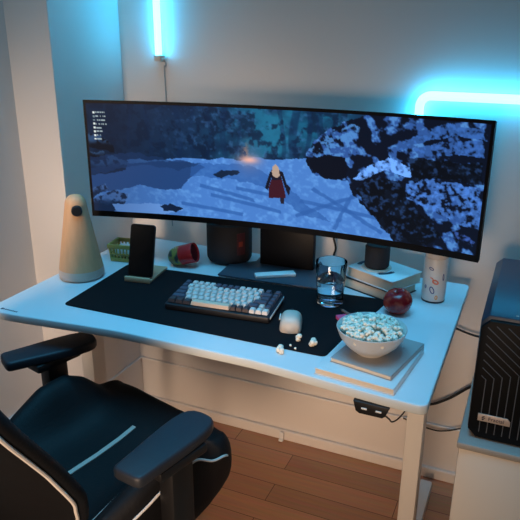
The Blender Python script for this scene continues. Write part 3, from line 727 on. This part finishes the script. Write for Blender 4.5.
STB = [(-.26, (.17, .46, .462, .41)), (-.22, (.190, .468, .475, .385)), (-.12, (.215, .472, .505, .375)), (-.03, (.238, .478, .552, .375)), (.05, (.246, .482, .588, .375)), (.12, (.247, .490, .592, .375)), (.17, (.243, .500, .568, .38)), (.215, (.234, .510, .524, .385)), (.262, (.222, .522, .524, .395)), (.286, (.200, .508, .508, .405)), (.30, (.175, .48, .48, .425))]
secs = []
for k in range(45):
    y = -.26 + .538 * k / 44; hw, zc, zb, z0 = lerp_tab(STB, y); secs.append(seat_section(y, hw, zc, zb, z0))
so = obj('seat', loft(NB(), secs), M_LEATHER, ch, ang=80)
sb = so.modifiers.new('s', 'SUBSURF'); sb.levels = 1; sb.render_levels = 1
def seat_z(x, y):
    hw, zc, zb, z0 = lerp_tab(STB, y); x = abs(x)
    pr = [(0, zc), (.07, zc), (.125, zc + .004), (.16, zc + (zb - zc) * .45), (.19, zb - .006), (hw - .028, zb)]
    for (a, p), (b, q) in zip(pr, pr[1:]):
        if x <= b: return p + (q - p) * (x - a) / (b - a)
    return zb
def strip(x0, w, y0, y1, off=.0025):
    secs = []
    for k in range(25):
        y = y0 + (y1 - y0) * k / 24
        secs.append([(x0 - w / 2, y, seat_z(x0 - w / 2, y) - .002), (x0 - w / 2, y, seat_z(x0 - w / 2, y) + off), (x0 + w / 2, y, seat_z(x0 + w / 2, y) + off), (x0 + w / 2, y, seat_z(x0 + w / 2, y) - .002)])
    return loft(NB(), secs)
obj('seat_stripe', strip(-.012, .012, -.20, .165), mat('stripe_grey', (196, 176, 164), .7, spec=.2), ch)['label'] = 'white stripe across the seat'
obj('seam', strip(.165, .0025, -.20, .09, .001), M_PIPE, ch)
for sgn in (1, -1):
    P = []
    for y in np.linspace(-.2, .19, 12):
        hw, zc, zb, z0 = lerp_tab(STB, y); P.append((sgn * (hw + .001), y, zb - .040))
    P = P[:-2] + [(sgn * .243, .172, .516), (sgn * .236, .215, .500), (sgn * .222, .245, .478), (sgn * .205, .272, .446), (sgn * .200, .276, .420)]
    obj('piping', tube(NB(), P, .0028, 8), M_PIPE, ch)
# backrest
def back_prof(z):
    tab = [(.47, (.150, -.150)), (.53, (.200, -.160)), (.60, (.240, -.180)), (.68, (.284, -.212)), (.78, (.305, -.268)), (.90, (.335, -.345)), (1.0, (.315, -.395)), (1.1, (.275, -.445)), (1.2, (.225, -.49)), (1.27, (.19, -.515)), (1.31, (.14, -.53))]
    return lerp_tab(tab, z)
secs = []
for k in range(43):
    z = .47 + .84 * k / 42; hw, yr = back_prof(z)
    h = [(0, yr - .06), (hw * .5, yr - .050), (hw * .85, yr - .018), (hw, yr), (hw + .008, yr + .010), (hw + .004, yr + .026), (hw - .012, yr + .036), (hw - .05, yr + .018), (hw * .5, yr - .012), (0, yr - .022)]
    R2 = [(x, y, z) for x, y in h]; L2 = [(-x, y, z) for x, y in h[1:-1]][::-1]
    secs.append(R2 + L2)
bo = obj('backrest', loft(NB(), secs), M_LEATHER, ch, ang=80)
sb = bo.modifiers.new('s', 'SUBSURF'); sb.levels = 1; sb.render_levels = 1
for sgn in (1, -1):
    P = [(sgn * (back_prof(z)[0] + .003), back_prof(z)[1] - .001, z) for z in np.linspace(.50, 1.29, 24)]
    obj('piping', tube(NB(), P, .0034, 8), M_PIPE, ch)
obj('head_pillow', prism(NB(), rrect(.26, .12, .04), -.03, .03, .02, Matrix.Translation((0, -.40, 1.17)) @ Euler((PI / 2 - .45, 0, 0)).to_matrix().to_4x4(), 3), M_LEATHER, ch)
# armrests
def armrest(px, py, pz, yaw, sgn, inner):
    half = [(.020, -.119), (.031, -.116), (.035, -.108), (.038, -.06), (.042, -.01), (.0445, .035), (.0445, .065), (.041, .090), (.034, .106), (.022, .115), (.008, .1175)]
    padm = prism(NB(), half + [(-x, y) for x, y in half[::-1]], -.026, 0, .007, Matrix.Translation((px, py, pz)) @ Matrix.Rotation(yaw, 4, 'Z'), 3)
    a = obj('armrest', padm, M_PAD, ch, ang=50)
    obj('post', box(box(NB(), (px + inner * .006, py + .005, pz - .036), (.075, .13, .022), .006), (px + inner * .010, py + .01, (pz + .34) / 2 - .02), (.044, .062, pz - .34 - .03), .01), M_BLACK, a)
    obj('arm_bracket', box(NB(), ((px + sgn * .08) / 2, py + .01, .350), (abs(px) - .05, .06, .022), .006), M_BLACK, a)
armrest(.266, .020, .665, math.radians(6), 1, 1)
armrest(-.275, .124, .652, math.radians(-17), -1, -1)
obj('mechanism', box(NB(), (0, 0, .352), (.2, .24, .04), .01), M_BLACK, ch)
obj('gas_lift', lathe(NB(), [(0, .09), (.03, .09), (.03, .22), (.018, .22), (.018, .34), (0, .34)], 24), M_BLACK, ch)
for k in range(5):
    a = math.radians(36 + 72 * k + 54); d = Vector((math.cos(a), math.sin(a), 0))
    b = NB(); loft(b, [[(d * r_ + Vector((-d.y, d.x, 0)) * w_ + Vector((0, 0, z_)))[:] for w_, z_ in ((-w, z0), (w, z0), (w * .8, z1), (-w * .8, z1))] for r_, w, z0, z1 in ((.02, .03, .075, .125), (.15, .026, .072, .108), (.28, .019, .068, .088))])
    obj('base_spoke', b, M_BLACK, ch, ang=30)
    cz = Matrix.Translation(d * .27 + Vector((0, 0, .0285))) @ Euler((PI / 2, 0, a)).to_matrix().to_4x4()
    b = NB()
    for s_ in (-.014, .014): lathe(b, [(0, -.008 + s_), (.024, -.008 + s_), (.028, -.004 + s_), (.028, .004 + s_), (.024, .008 + s_), (0, .008 + s_)], 24, cz)
    tube(b, [d * .27 + Vector((0, 0, .03)), d * .27 + Vector((0, 0, .075))], .006, 8, False)
    obj('caster', b, M_BLACKR, ch)
